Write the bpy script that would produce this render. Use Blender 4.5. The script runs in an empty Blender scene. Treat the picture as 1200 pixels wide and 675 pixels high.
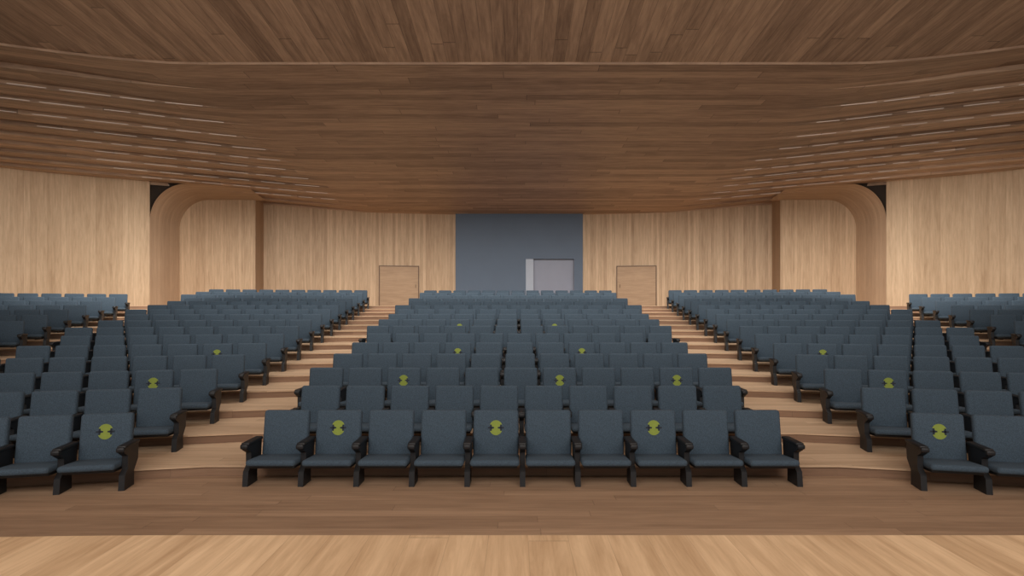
import bpy, bmesh, math, random
from mathutils import Vector, Matrix
random.seed(4)
E=1.99; F=665.0; R=0.128; D1=6.67; SP=1.15; PITCH=0.615; NR=16
PH1=math.radians(12); PH2=math.radians(24)
scene=bpy.context.scene
scene.view_settings.view_transform='Standard'

# ------------------------------------------------------------ materials
def s2l(c): return tuple(((v/255)/12.92 if v/255<=.04045 else ((v/255+.055)/1.055)**2.4) for v in c)
def newmat(name):
    m=bpy.data.materials.new(name); m.use_nodes=True
    return m,m.node_tree.nodes,m.node_tree.links,m.node_tree.nodes['Principled BSDF']
def wood(name,ca,cb,w,L,rough=.5,gap=.35,grain=.5,gw=.03,pv=.75,gs=26):
    m,N,K,B=newmat(name)
    def math_(op,a,b=None):
        n=N.new('ShaderNodeMath'); n.operation=op
        for i,v in enumerate((a,b)):
            if v is None: continue
            if isinstance(v,(int,float)): n.inputs[i].default_value=v
            else: K.new(v,n.inputs[i])
        return n.outputs[0]
    uv=N.new('ShaderNodeUVMap'); uv.uv_map='UVMap'
    sp=N.new('ShaderNodeSeparateXYZ'); K.new(uv.outputs[0],sp.inputs[0])
    u,v=sp.outputs[0],sp.outputs[1]
    vs=math_('DIVIDE',v,w); vi=math_('FLOOR',vs)
    w1=N.new('ShaderNodeTexWhiteNoise'); w1.noise_dimensions='1D'; K.new(vi,w1.inputs['W'])
    us=math_('ADD',math_('DIVIDE',u,L),math_('MULTIPLY',w1.outputs[0],7.3 if L<20 else .5)); ui=math_('FLOOR',us)
    cb_=N.new('ShaderNodeCombineXYZ'); K.new(vi,cb_.inputs[0]); K.new(ui,cb_.inputs[1])
    w2=N.new('ShaderNodeTexWhiteNoise'); w2.noise_dimensions='3D'; K.new(cb_.outputs[0],w2.inputs['Vector'])
    def grainnoise(su,sv,det,dist):
        gv=N.new('ShaderNodeCombineXYZ')
        K.new(math_('MULTIPLY',u,su),gv.inputs[0]); K.new(math_('MULTIPLY',v,sv),gv.inputs[1]); K.new(math_('MULTIPLY',w2.outputs[0],30),gv.inputs[2])
        nz=N.new('ShaderNodeTexNoise'); nz.inputs['Scale'].default_value=1.0; nz.inputs['Detail'].default_value=det; nz.inputs['Roughness'].default_value=.65; nz.inputs['Distortion'].default_value=dist
        K.new(gv.outputs[0],nz.inputs['Vector']); return nz
    nz=grainnoise(1.3,gs,6,.4); nb=grainnoise(.55,gs*.28,3,1.2)
    g=math_('ADD',math_('MULTIPLY',math_('SUBTRACT',nz.outputs[0],.5),grain*2.4),math_('MULTIPLY',math_('SUBTRACT',nb.outputs[0],.5),grain*1.6))
    f=math_('ADD',math_('MULTIPLY',math_('SUBTRACT',w2.outputs[0],.5),pv),math_('ADD',g,.5))
    mx=N.new('ShaderNodeMix'); mx.data_type='RGBA'; mx.clamp_factor=True
    K.new(f,mx.inputs[0]); mx.inputs[6].default_value=(*s2l(ca),1); mx.inputs[7].default_value=(*s2l(cb),1)
    fr=math_('FRACT',vs); g1=math_('LESS_THAN',fr,gw)
    fu=math_('FRACT',us); g2=math_('LESS_THAN',fu,.003 if L<20 else -1)
    gg=math_('MULTIPLY',math_('MAXIMUM',g1,g2),gap)
    m2=N.new('ShaderNodeMix'); m2.data_type='RGBA'; K.new(gg,m2.inputs[0]); K.new(mx.outputs[2],m2.inputs[6]); m2.inputs[7].default_value=(.06,.04,.028,1)
    K.new(m2.outputs[2],B.inputs['Base Color']); B.inputs['Roughness'].default_value=rough
    B.inputs['Specular IOR Level'].default_value=.3
    bp=N.new('ShaderNodeBump'); bp.inputs['Strength'].default_value=.1; bp.inputs['Distance'].default_value=.01
    K.new(math_('SUBTRACT',nz.outputs[0],gg),bp.inputs['Height']); K.new(bp.outputs[0],B.inputs['Normal'])
    return m
def plain(name,col,rough=.6,noise=0,scale=60,metal=0,bump=0):
    m,N,K,B=newmat(name)
    B.inputs['Roughness'].default_value=rough; B.inputs['Metallic'].default_value=metal
    c=s2l(col)
    tc=N.new('ShaderNodeTexCoord'); nz=N.new('ShaderNodeTexNoise'); nz.inputs['Scale'].default_value=scale; nz.inputs['Detail'].default_value=3
    K.new(tc.outputs['Object'],nz.inputs['Vector'])
    rp=N.new('ShaderNodeValToRGB'); rp.color_ramp.elements[0].position=.3; rp.color_ramp.elements[1].position=.7
    rp.color_ramp.elements[0].color=(*[v*(1-noise) for v in c],1); rp.color_ramp.elements[1].color=(*[v*(1+noise) for v in c],1)
    K.new(nz.outputs[0],rp.inputs[0]); K.new(rp.outputs[0],B.inputs['Base Color'])
    if bump:
        b=N.new('ShaderNodeBump'); b.inputs['Strength'].default_value=bump; b.inputs['Distance'].default_value=.004
        K.new(nz.outputs[0],b.inputs['Height']); K.new(b.outputs[0],B.inputs['Normal'])
    return m
M_wall=wood('wall_wood',(217,189,157),(174,145,116),.13,40,.6,.28,.6,.05,.55,18)
M_wallS=wood('side_wall_wood',(219,192,160),(180,152,122),.19,40,.6,.22,.6,.04,.5,14)
M_port=wood('portal_wood',(192,164,136),(154,127,103),.13,40,.55,.2,.5,.05,.4)
M_ceil=wood('ceiling_wood',(202,170,142),(142,115,94),.30,5.5,.5,.55,.75,.03,.7,14)
M_ceil2=wood('ceiling_front_wood',(200,168,140),(142,115,94),.24,9.0,.5,.55,.75,.035,.6,14)
M_floor=wood('floor_wood',(180,148,120),(140,112,89),.15,3.2,.5,.3,.6,.03,.45,20)
M_stage=wood('stage_wood',(224,191,153),(180,146,111),.24,4.5,.45,.2,.75,.015,.35,16)
M_tread=wood('tread_wood',(220,190,158),(180,150,121),.16,2.4,.55,.3,.6,.03,.5)  # paler than the risers: light from above put into the colour
M_riser=wood('riser_wood',(156,125,101),(118,91,73),.13,2.2,.55,.3,.5,.03,.5)  # darker than the treads: shade on upright faces put into the colour
M_door=wood('door_wood',(192,163,133),(160,131,104),.3,40,.55,.05,.6,.01,.2,14)
M_trim=plain('trim_dark_wood',(110,86,66),.5,.1,8)
M_void_shade=plain('dark_void',(56,46,38),.9,.1,3)  # dark colour painted in for the shade of the portal corner gap
M_blue=plain('blue_grey_paint',(86,101,120),.6,.03,1.2)
M_pane=plain('booth_window_pane',(134,138,154),.5,.03,1.5)
M_white=plain('booth_pale_jamb',(162,170,184),.5,.02,4)
M_bluet=plain('booth_blue_trim',(104,118,138),.6,.02,4)
M_fab=plain('seat_fabric',(61,76,89),.9,.3,90,0,.6)
M_blk=plain('seat_black_plastic',(25,26,29),.5,.1,20)
M_yel=plain('sticker_lime',(132,146,60),.8,.05,20)
M_crs=plain('sticker_dark_cross',(10,20,36),.6,.05,20)
M_glint,_N,_K,_B=newmat('cove_light_strip')  # weak glow standing in for glints on the ceiling slats
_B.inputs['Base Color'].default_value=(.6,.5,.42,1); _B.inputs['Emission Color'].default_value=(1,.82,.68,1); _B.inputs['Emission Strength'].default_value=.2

def mesh_obj(name,verts,faces,mats,midx=None,uvs=None,smooth=False,parent=None):
    me=bpy.data.meshes.new(name); me.from_pydata(verts,[],faces)
    for m in mats: me.materials.append(m)
    if midx: me.polygons.foreach_set('material_index',midx)
    if uvs:
        l=me.uv_layers.new(name='UVMap')
        flat=[]
        for fu in uvs:
            for a in fu: flat+= [a[0],a[1]]
        l.data.foreach_set('uv',flat)
    if smooth: me.polygons.foreach_set('use_smooth',[True]*len(me.polygons))
    me.update()
    o=bpy.data.objects.new(name,me); scene.collection.objects.link(o)
    if parent: o.parent=parent
    return o
class MB:
    def __init__(s): s.v=[];s.f=[];s.m=[];s.u=[]
    def quad(s,p,uv,m=0):
        b=len(s.v); s.v+= [tuple(q) for q in p]; s.f.append(tuple(range(b,b+len(p)))); s.m.append(m); s.u.append(uv)
    def make(s,name,mats,**k): return mesh_obj(name,s.v,s.f,mats,s.m,s.u,**k)

# ------------------------------------------------------------ geometry helpers
def Xb(d): return 3.72+.08*(d-6.6)
def poly_half(dn):
    x0=Xb(dn); p=[(0,dn),(x0,dn)]
    c,s=math.cos(PH1),math.sin(PH1)
    t=(8.65+.26*(dn-5.5)-x0)/(c+.26*s)
    p1=(x0+t*c,dn-t*s); p.append(p1)
    c2,s2=math.cos(PH2),math.sin(PH2)
    t2=(24-p1[0])/c2
    p.append((24,p1[1]-t2*s2)); return p
# ceiling plan curve: straight in the middle, bending gently forward at the sides
CP=math.radians(15); CX=6.4; BEND=3.2; Smax=18.0
TAB=[]; _x=CX;_d=0.0;_s=0.0;_st=.05
while _s<=Smax+.2:
    TAB.append((_s,_x,_d))
    a=CP*min(1,(_s+_st/2)/BEND); _x+=math.cos(a)*_st; _d+=math.sin(a)*_st; _s+=_st
def cs(s):
    i=min(len(TAB)-2,max(0,int(s/_st))); t=s/_st-i
    return (TAB[i][1]+(TAB[i+1][1]-TAB[i][1])*t, TAB[i][2]+(TAB[i+1][2]-TAB[i][2])*t)
def H0(D,s): return E+4.47+.033*(27.5-D)+.042*max(0,s-.8)
def ceil_pt(D,s,sgn):
    x,dd=cs(s); return (sgn*x,D-dd,H0(D,s))
def fz(D,s): return E+5.04+(11.67-D)*.10+.042*max(0,s-.8)
def ceil_z(X,d):
    s=0
    if abs(X)>CX:
        for q in TAB:
            s=q[0]
            if q[1]>=abs(X): break
    D=d+cs(s)[1]
    return H0(D,s) if D>11.67 else fz(D,s)

# ------------------------------------------------------------ floor
b=MB()
b.quad([(-24,-4,0),(24,-4,0),(24,7.2,0),(-24,7.2,0)],[(-24,-4),(24,-4),(24,7.2),(-24,7.2)])
b.make('floor',[M_floor])
b=MB()
def full(dn):
    h=poly_half(dn); return [(-x,y) for x,y in reversed(h[1:])]+h
for n in range(1,NR+1):
    dn=D1+.03+SP*(n-1); z0=R*(n-1); z1=R*n
    P=full(dn); Q=full(dn+SP)
    if n==NR: Q=[(p[0],p[1]+7.5) for p in P]
    u=0
    for i in range(len(P)-1):
        a,c=P[i],P[i+1]; L=math.dist(a,c)
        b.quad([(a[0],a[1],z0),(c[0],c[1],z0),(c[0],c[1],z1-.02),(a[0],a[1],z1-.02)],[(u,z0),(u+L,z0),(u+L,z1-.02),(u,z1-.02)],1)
        o=.02
        b.quad([(a[0],a[1]-o,z1-.022),(c[0],c[1]-o,z1-.022),(c[0],c[1]-o,z1),(a[0],a[1]-o,z1)],[(u,.05),(u+L,.05),(u+L,.07),(u,.07)],0)
        b.quad([(a[0],a[1]-o,z1-.022),(a[0],a[1]+.01,z1-.022),(c[0],c[1]+.01,z1-.022),(c[0],c[1]-o,z1-.022)],[(u,0),(u,.02),(u+L,.02),(u+L,0)],0)
        q,r=Q[i],Q[i+1]
        b.quad([(a[0],a[1]-o,z1),(c[0],c[1]-o,z1),(r[0],r[1],z1),(q[0],q[1],z1)],[(u+n*.7,a[1]),(u+L+n*.7,c[1]),(u+L+n*.7,c[1]+SP),(u+n*.7,a[1]+SP)],0)
        u+=L
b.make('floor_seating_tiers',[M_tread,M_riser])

# stage
b=MB(); ST=.6; W=8.6
xs=[-W+2*W*i/60 for i in range(61)]
def sy(x):
    if x<-2.2: return 3.46-.03*(abs(x)-2.2)**1.7
    return 3.46-.004*max(0,abs(x)-2.6)**2.2
for i in range(60):
    a,c=xs[i],xs[i+1]
    b.quad([(a,-4,ST),(c,-4,ST),(c,sy(c),ST),(a,sy(a),ST)],[(-4,a),(-4,c),(sy(c),c),(sy(a),a)],0)
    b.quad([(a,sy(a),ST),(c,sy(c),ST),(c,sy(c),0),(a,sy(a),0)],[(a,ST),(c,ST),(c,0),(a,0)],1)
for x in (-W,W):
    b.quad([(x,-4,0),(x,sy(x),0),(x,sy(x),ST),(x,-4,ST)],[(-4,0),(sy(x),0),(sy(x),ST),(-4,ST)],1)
b.make('stage_platform',[M_stage,M_riser])

# ------------------------------------------------------------ ceiling
b=MB(); GLINT=MB()
SW=1.15; D=29.0; NS=24
def amp(s): return .11*min(1,max(0,s-.6)/3.2)
rnd=random.Random(7)
while D>11.67+1e-6:
    Dn=max(11.67,D-SW)
    if Dn-11.67<.4: Dn=11.67
    for sgn in (-1,1):
        p=[(0,D,H0(D,0)),ceil_pt(D,0,sgn),ceil_pt(Dn,0,sgn),(0,Dn,H0(Dn,0))]
        b.quad(p,[(0,D),(sgn*CX,D),(sgn*CX,Dn),(0,Dn)])
        for i in range(NS):
            s0=Smax*(i/NS)**1.5; s1=Smax*((i+1)/NS)**1.5
            q=[]
            for (DD,ss,k2) in ((D,s0,1),(D,s1,1),(Dn,s1,0),(Dn,s0,0)):
                x,y,z=ceil_pt(DD,ss,sgn); q.append((x,y,z+(amp(ss) if k2 else 0)))
            b.quad(q,[(sgn*(CX+s0),D),(sgn*(CX+s1),D),(sgn*(CX+s1),Dn),(sgn*(CX+s0),Dn)])
            if amp(s1)>0:
                x0,y0,z0=ceil_pt(D,s0,sgn); x1,y1,z1=ceil_pt(D,s1,sgn)
                b.quad([(x0,y0,z0),(x1,y1,z1),(x1,y1,z1+amp(s1)),(x0,y0,z0+amp(s0))],[(sgn*(CX+s0),D+.02),(sgn*(CX+s1),D+.02),(sgn*(CX+s1),D+.15),(sgn*(CX+s0),D+.15)])
        # glints along the slat edges, put in as faintly glowing strips
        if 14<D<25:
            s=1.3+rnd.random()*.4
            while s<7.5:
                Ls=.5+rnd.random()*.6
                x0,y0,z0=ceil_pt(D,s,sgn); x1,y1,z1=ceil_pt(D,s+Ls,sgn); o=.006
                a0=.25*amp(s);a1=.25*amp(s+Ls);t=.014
                GLINT.quad([(x0,y0-o,z0+a0),(x1,y1-o,z1+a1),(x1,y1-o,z1+a1+t),(x0,y0-o,z0+a0+t)],[(0,0)]*4)
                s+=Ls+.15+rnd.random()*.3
    D=Dn
for sgn in (-1,1):
    for j in range(6):
        Da=11.67-j*2.9; Db=Da-2.9
        pa=[(0,Da,fz(Da,0)),(sgn*CX,Da,fz(Da,0)),(sgn*CX,Db,fz(Db,0)),(0,Db,fz(Db,0))]
        b.quad(pa,[(q[1],q[0]+.05) for q in pa],1)
        for i in range(NS):
            s0=Smax*(i/NS)**1.5; s1=Smax*((i+1)/NS)**1.5
            (xa,da),(xc,dc)=cs(s0),cs(s1)
            pb=[(sgn*xa,Da-da,fz(Da,s0)),(sgn*xc,Da-dc,fz(Da,s1)),(sgn*xc,Db-dc,fz(Db,s1)),(sgn*xa,Db-da,fz(Db,s0))]
            b.quad(pb,[(q[1],q[0]+.05) for q in pb],1)
    zl=H0(11.67,0)
    b.quad([(0,11.67,zl),(sgn*CX,11.67,zl),(sgn*CX,11.67,fz(11.67,0)),(0,11.67,fz(11.67,0))],[(0,.1),(CX,.1),(CX,.12),(0,.12)],0)
    for i in range(NS):
        s0=Smax*(i/NS)**1.5; s1=Smax*((i+1)/NS)**1.5
        p0,p1=ceil_pt(11.67,s0,sgn),ceil_pt(11.67,s1,sgn)
        b.quad([p0,p1,(p1[0],p1[1],fz(11.67,s1)),(p0[0],p0[1],fz(11.67,s0))],[(s0,.1),(s1,.1),(s1,.12),(s0,.12)],0)
ceil=b.make('ceiling',[M_ceil,M_ceil2])
GLINT.make('cove_light_strips',[M_glint],parent=ceil)

# ------------------------------------------------------------ walls
def wall(name,pts,mat,zb=0.0,ztop=None):
    b=MB(); u=0
    for i in range(len(pts)-1):
        a,c=pts[i],pts[i+1]; L=math.dist(a,c)
        za=ztop if ztop else ceil_z(*a)+.14; zc=ztop if ztop else ceil_z(*c)+.14
        b.quad([(a[0],a[1],zb),(c[0],c[1],zb),(c[0],c[1],zc),(a[0],a[1],za)],[(zb,u),(zb,u+L),(zc,u+L),(za,u)]); u+=L
    return b.make(name,[mat])
BW=11.64
def by(X): return 27.5-1.7*(X/BW)**2
pts=[(-12.3,by(-BW)-.2)]+[(-BW+2*BW*i/40,by(-BW+2*BW*i/40)) for i in range(41)]+[(12.3,by(-BW)-.2)]
wall('wall_back',pts,M_wall)
def smooth_pts(P,n=8):
    out=[]
    for i in range(len(P)-1):
        p0=P[max(i-1,0)];p1=P[i];p2=P[i+1];p3=P[min(i+2,len(P)-1)]
        for k in range(n):
            t=k/n
            out.append(tuple(.5*((2*p1[j])+(-p0[j]+p2[j])*t+(2*p0[j]-5*p1[j]+4*p2[j]-p3[j])*t*t+(-p0[j]+3*p1[j]-3*p2[j]+p3[j])*t**3) for j in (0,1)))
    out.append(P[-1]); return out
for sgn,side in ((-1,'left'),(1,'right')):
    P=smooth_pts([(sgn*14.6,22.5),(sgn*19.1,21),(sgn*22,16),(sgn*22.6,8),(sgn*21.5,-4)])
    wall('wall_'+side,P,M_wallS)
    wall('wall_alcove_panel_'+side,[(sgn*14.8,24.5),(sgn*11.33,24.5)],M_wall,ztop=E+4.9)
    wall('wall_alcove_return_'+side,[(sgn*11.33,24.5),(sgn*11.62,26.1)],M_port,ztop=E+4.9)
    b=MB()
    def prof(d,xo,zt,Rr,n=20):
        o=[(sgn*xo,d,1.2),(sgn*xo,d,zt-Rr)]
        for i in range(1,n+1):
            a=math.pi/2*i/n
            o.append((sgn*(xo-Rr+Rr*math.cos(a)),d,zt-Rr+Rr*math.sin(a)))
        o.append((sgn*10.9,d,zt)); return o
    A=prof(22.5,14.6,E+4.9,1.45); C=prof(24.55,14.6,E+4.62,1.25)
    u=0
    for i in range(len(A)-1):
        L=math.dist(A[i],A[i+1])
        b.quad([A[i],A[i+1],C[i+1],C[i]],[(u,0),(u+L,0),(u+L,2.05),(u,2.05)]); u+=L
    b.make('trim_portal_'+side,[M_port])
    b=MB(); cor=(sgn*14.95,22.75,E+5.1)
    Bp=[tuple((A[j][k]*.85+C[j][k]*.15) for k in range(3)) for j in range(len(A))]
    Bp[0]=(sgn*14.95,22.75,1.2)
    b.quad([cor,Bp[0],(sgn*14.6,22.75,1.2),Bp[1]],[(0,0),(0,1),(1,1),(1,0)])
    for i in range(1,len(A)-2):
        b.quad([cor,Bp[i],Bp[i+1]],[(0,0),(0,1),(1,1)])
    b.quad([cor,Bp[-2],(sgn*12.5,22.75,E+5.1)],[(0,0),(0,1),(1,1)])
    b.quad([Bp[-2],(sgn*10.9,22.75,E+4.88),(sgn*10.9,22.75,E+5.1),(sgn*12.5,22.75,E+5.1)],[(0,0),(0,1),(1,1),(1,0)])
    b.make('trim_portal_void_'+side,[M_void_shade])  # dark sheet closing the corner gap, its shade painted in

# ------------------------------------------------------------ boxes helper
def box(bm,c,s,rot=None,bev=0,seg=2,mi=0,smooth=False):
    r=bmesh.ops.create_cube(bm,size=1)
    vs=r['verts']; bmesh.ops.scale(bm,vec=s,verts=vs)
    if bev:
        es=list({e for v in vs for e in v.link_edges})
        rr=bmesh.ops.bevel(bm,geom=es,offset=bev,segments=seg,profile=.5,affect='EDGES')
        vs=list({v for f in rr['faces'] for v in f.verts}|{v for v in rr['verts']})
    fs={f for v in vs for f in v.link_faces}
    if rot is not None: bmesh.ops.rotate(bm,cent=(0,0,0),matrix=rot,verts=vs)
    bmesh.ops.translate(bm,vec=c,verts=vs)
    for f in fs: f.material_index=mi; f.smooth=smooth
    return vs
def bm_obj(name,bm,mats,parent=None):
    me=bpy.data.meshes.new(name); bm.to_mesh(me); bm.free()
    for m in mats: me.materials.append(m)
    o=bpy.data.objects.new(name,me); scene.collection.objects.link(o)
    if parent: o.parent=parent
    return o
# doors
ZL=R*NR
for i,sgn in enumerate((-1,1)):
    X=sgn*5.66; ang=math.atan2(-2*1.7*X/BW**2,1)
    e=bpy.data.objects.new('door_%d'%(i+1),None); scene.collection.objects.link(e)
    e.location=(X,by(X)-.03,ZL); e.rotation_euler=(0,0,ang)
    w,h=1.8,1.88
    b=MB()
    b.quad([(-w/2,-.02,0),(w/2,-.02,0),(w/2,-.02,h),(-w/2,-.02,h)],[(-w/2,0),(w/2,0),(w/2,h),(-w/2,h)])
    b.make('door_leaf',[M_door],parent=e)
    bm=bmesh.new()
    box(bm,(-w/2-.02,0,h/2),(.04,.10,h+.04),bev=.006)
    box(bm,(w/2+.02,0,h/2),(.04,.10,h+.04),bev=.006)
    box(bm,(0,0,h+.02),(w+.08,.10,.04),bev=.006)
    bm_obj('door_frame',bm,[M_trim],e)
    bm=bmesh.new()
    box(bm,(.78*-sgn,-.05,.95),(.025,.03,.16),bev=.008)
    bm_obj('door_handle',bm,[M_trim],e)
# booth
e=bpy.data.objects.new('projection_booth',None); scene.collection.objects.link(e)
yb=27.2; x0,x1=-2.98,3.12; wx0,wx1,wz=.38,2.72,E+2.33
b=MB()
def bq(xa,xb,za,zb,y=yb,m=0): b.quad([(xa,y,za),(xb,y,za),(xb,y,zb),(xa,y,zb)],[(0,0)]*4,m)
TZ=E+4.6
bq(x0,wx0,ZL,TZ); bq(wx1,x1,ZL,TZ); bq(wx0,wx1,wz,TZ)
for x in (x0,x1): b.quad([(x,yb,ZL),(x,27.6,ZL),(x,27.6,TZ),(x,yb,TZ)],[(0,0)]*4)
b.make('booth_wall',[M_blue],parent=e)
b=MB(); bq(wx0,wx1,ZL,wz,yb+.2); b.make('booth_window',[M_pane],parent=e)
bm=bmesh.new()
box(bm,(wx0+.19,yb+.1,(ZL+wz)/2),(.38,.16,wz-ZL-.02),bev=.01,mi=0)
box(bm,((wx0+wx1)/2,yb+.03,wz),(wx1-wx0+.04,.08,.03),bev=.008,mi=1)
box(bm,(wx1,yb+.03,(ZL+wz)/2),(.03,.08,wz-ZL),bev=.008,mi=1)
bm_obj('booth_window_frame',bm,[M_white,M_bluet],e)

# ------------------------------------------------------------ seat template
TILT=Matrix.Rotation(math.radians(-9),4,'X')
def arm(bm,x):
    prof=[(-.39,0),(-.15,0),(-.15,.16),(-.05,.27),(-.03,.455),(-.37,.445),(-.39,.41),(-.30,.36),(-.30,.22),(-.37,.16)]
    w=.03
    va=[bm.verts.new((x-w,p[0],p[1])) for p in prof]; vb=[bm.verts.new((x+w,p[0],p[1])) for p in prof]
    fs=[bm.faces.new(va),bm.faces.new(list(reversed(vb)))]
    n=len(prof)
    for i in range(n): fs.append(bm.faces.new([va[i],vb[i],vb[(i+1)%n],va[(i+1)%n]]))
    for f in fs: f.material_index=1
    box(bm,(x,-.205,.468),(.092,.36,.036),rot=None,bev=.014,seg=2,mi=1,smooth=True)
    box(bm,(x,-.395,.446),(.086,.05,.055),rot=None,bev=.016,seg=2,mi=1,smooth=True)
def seat_bm(last=False,sticker=False):
    bm=bmesh.new()
    box(bm,(0,.0,.515),(.53,.085,.53),rot=TILT,bev=.036,seg=4,mi=0,smooth=True)
    box(bm,(0,.052,.49),(.48,.03,.46),rot=TILT,bev=.012,seg=2,mi=1,smooth=True)
    box(bm,(0,-.245,.262),(.545,.44,.07),rot=Matrix.Rotation(math.radians(-4),4,'X'),bev=.03,seg=3,mi=0,smooth=True)
    box(bm,(0,-.22,.214),(.50,.38,.04),rot=Matrix.Rotation(math.radians(-4),4,'X'),bev=.014,seg=2,mi=1,smooth=True)
    box(bm,(0,-.02,.24),(.52,.05,.07),bev=.012,seg=1,mi=1)
    arm(bm,-PITCH/2)
    if last: arm(bm,PITCH/2)
    if sticker:
        Y=-.0445; vs=[]
        def add(pts,mi,y=Y):
            v=[bm.verts.new((p[0],y,p[1])) for p in pts]; v2=[bm.verts.new((p[0],y+.004,p[1])) for p in pts]
            f=bm.faces.new(v); f.material_index=mi
            for i in range(len(v)):
                g=bm.faces.new([v[i],v2[i],v2[(i+1)%len(v)],v[(i+1)%len(v)]]); g.material_index=mi
            vs.extend(v+v2)
        cz=.06
        for base in (90,270):
            pts=[(.026,cz),] if base==90 else [(-.026,cz)]
            for i in range(15):
                a=math.radians(base-64+128*i/14); pts.append((.078*math.cos(a),cz+.086*math.sin(a)))
            pts.append((-.026,cz) if base==90 else (.026,cz))
            add(pts,2)
        for sx in (-1,1):
            for (a_,b_) in ((.036,.009),(.009,.036)):
                X_=sx*.058
                add([(X_-a_,cz-b_),(X_+a_,cz-b_),(X_+a_,cz+b_),(X_-a_,cz+b_)],3,Y-.002)
        bmesh.ops.rotate(bm,cent=(0,0,0),matrix=TILT,verts=vs); bmesh.ops.translate(bm,vec=(0,0,.515),verts=vs)
    bmesh.ops.recalc_face_normals(bm,faces=bm.faces)
    return bm
SM=[M_fab,M_blk,M_yel,M_crs]
TM={}
for l in (0,1):
    for s in (0,1):
        me=bpy.data.meshes.new('auditorium_seat_mesh'); bm=seat_bm(l,s); bm.to_mesh(me); bm.free()
        for m in SM: me.materials.append(m)
        TM[l,s]=me
TD={k:([v.co.copy() for v in me.vertices],[tuple(p.vertices) for p in me.polygons],[p.material_index for p in me.polygons],[p.use_smooth for p in me.polygons]) for k,me in TM.items()}
def place(row,seats):
    z=R*(row-1)
    if row==1:
        for (x,y,a,l,s) in seats:
            o=bpy.data.objects.new('auditorium_seat',TM[int(l),int(s)]); scene.collection.objects.link(o)
            o.location=(x,y,z); o.rotation_euler=(0,0,a)
        return
    V=[];Fc=[];Mi=[];S=[]
    for (x,y,a,l,s) in seats:
        vs,fs,mi,sm=TD[int(l),int(s)]; b0=len(V); ca,sa=math.cos(a),math.sin(a)
        V+= [(x+v.x*ca-v.y*sa,y+v.x*sa+v.y*ca,z+v.z) for v in vs]
        Fc+= [tuple(i+b0 for i in f) for f in fs]; Mi+=mi; S+=sm
    me=bpy.data.meshes.new('auditorium_seat_row'); me.from_pydata(V,[],Fc)
    for m in SM: me.materials.append(m)
    me.polygons.foreach_set('material_index',Mi); me.polygons.foreach_set('use_smooth',S); me.update()
    o=bpy.data.objects.new('auditorium_seat_row',me); scene.collection.objects.link(o)
NC={1:10,2:10,3:11,4:11,5:11,6:11,7:12,8:12,9:12,10:12,11:13,12:12,13:13,14:12,15:13,16:13}
STK={1:[1,4,7],3:[2,6,9],5:[3,7],8:[3,7]}
SIDE_STK={1:[0],3:[1],5:[1]}
for r in range(1,NR+1):
    dn=D1+SP*(r-1); n=NC.get(r,13)
    place(r,[(-(n-1)/2*PITCH+i*PITCH,dn,0,i==n-1,i in STK.get(r,[])) for i in range(n)])
    h=poly_half(dn)
    c,s=math.cos(PH1),math.sin(PH1); x0=h[1][0]
    xr=4.35+.105*(dn-6.4); t0=(xr-x0)/c+.05
    xl=8.0+.26*(dn-5.5)
    t1=(xl-x0)/(c+.26*s)
    cnt=int(round((t1-t0)/PITCH))
    for sgn in (-1,1):
        st=[]
        for i in range(cnt):
            t=t0+PITCH*(i+.5)
            last=(i==0) if sgn<0 else (i==cnt-1)
            st.append((sgn*(x0+t*c),dn-t*s,-sgn*PH1,last,i in SIDE_STK.get(r,[])))
        place(r,st)
        if 3<=r<=14:
            p=h[2]; c2,s2=math.cos(PH2),math.sin(PH2); st=[]; cnt2=9
            tb=.42+.062*(r-3)
            for i in range(cnt2):
                t=tb+PITCH*(i+.5)
                last=(i==0) if sgn<0 else (i==cnt2-1)
                st.append((sgn*(p[0]+t*c2),p[1]-t*s2,-sgn*PH2,last,False))
            place(r,st)

# ------------------------------------------------------------ lights
def area(name,loc,dirv,sx,sy_,power,col=(1,.955,.90),spread=180,up='Y'):
    l=bpy.data.lights.new(name,'AREA'); l.shape='RECTANGLE'; l.size=sx; l.size_y=sy_; l.energy=power; l.color=col; l.spread=math.radians(spread)
    o=bpy.data.objects.new(name,l); scene.collection.objects.link(o); o.location=loc
    o.rotation_euler=Vector(dirv).to_track_quat('-Z',up).to_euler()
def tl(t): t=math.radians(t); return (0,math.cos(t),-math.sin(t))
area('stage_flood_lamp',(0,-1.0,6.2),tl(22),16,3.2,760)  # fill light added behind the camera, no fixture modelled
area('wash_lamp',(0,9.6,E+4.85),tl(60),18,.7,280,spread=125)  # added fills under the ceiling, turned so the camera never sees them
area('wash_lamp',(0,14.5,E+4.55),tl(60),22,.7,370,spread=125)
area('wash_lamp',(0,20.0,E+4.3),tl(52),24,.6,500,spread=110)
for sgn in (-1,1):
    area('side_wash_lamp',(sgn*10.5,16.8,E+4.35),(sgn*.70,.42,-.58),5,.5,210,spread=95,up='Y')  # unseen fill added to brighten the side walls
w=bpy.data.worlds.new('world'); scene.world=w; w.use_nodes=True
w.node_tree.nodes['Background'].inputs[0].default_value=(1,.96,.92,1); w.node_tree.nodes['Background'].inputs[1].default_value=.6

# ------------------------------------------------------------ camera
cd=bpy.data.cameras.new('camera'); co=bpy.data.objects.new('camera',cd); scene.collection.objects.link(co)
co.location=(-.07,0,E); co.rotation_euler=(math.pi/2,0,0)
cd.sensor_width=36; cd.lens=F/1200*36; cd.shift_x=-5/1200; cd.shift_y=22.5/1200; cd.clip_end=200
scene.camera=co
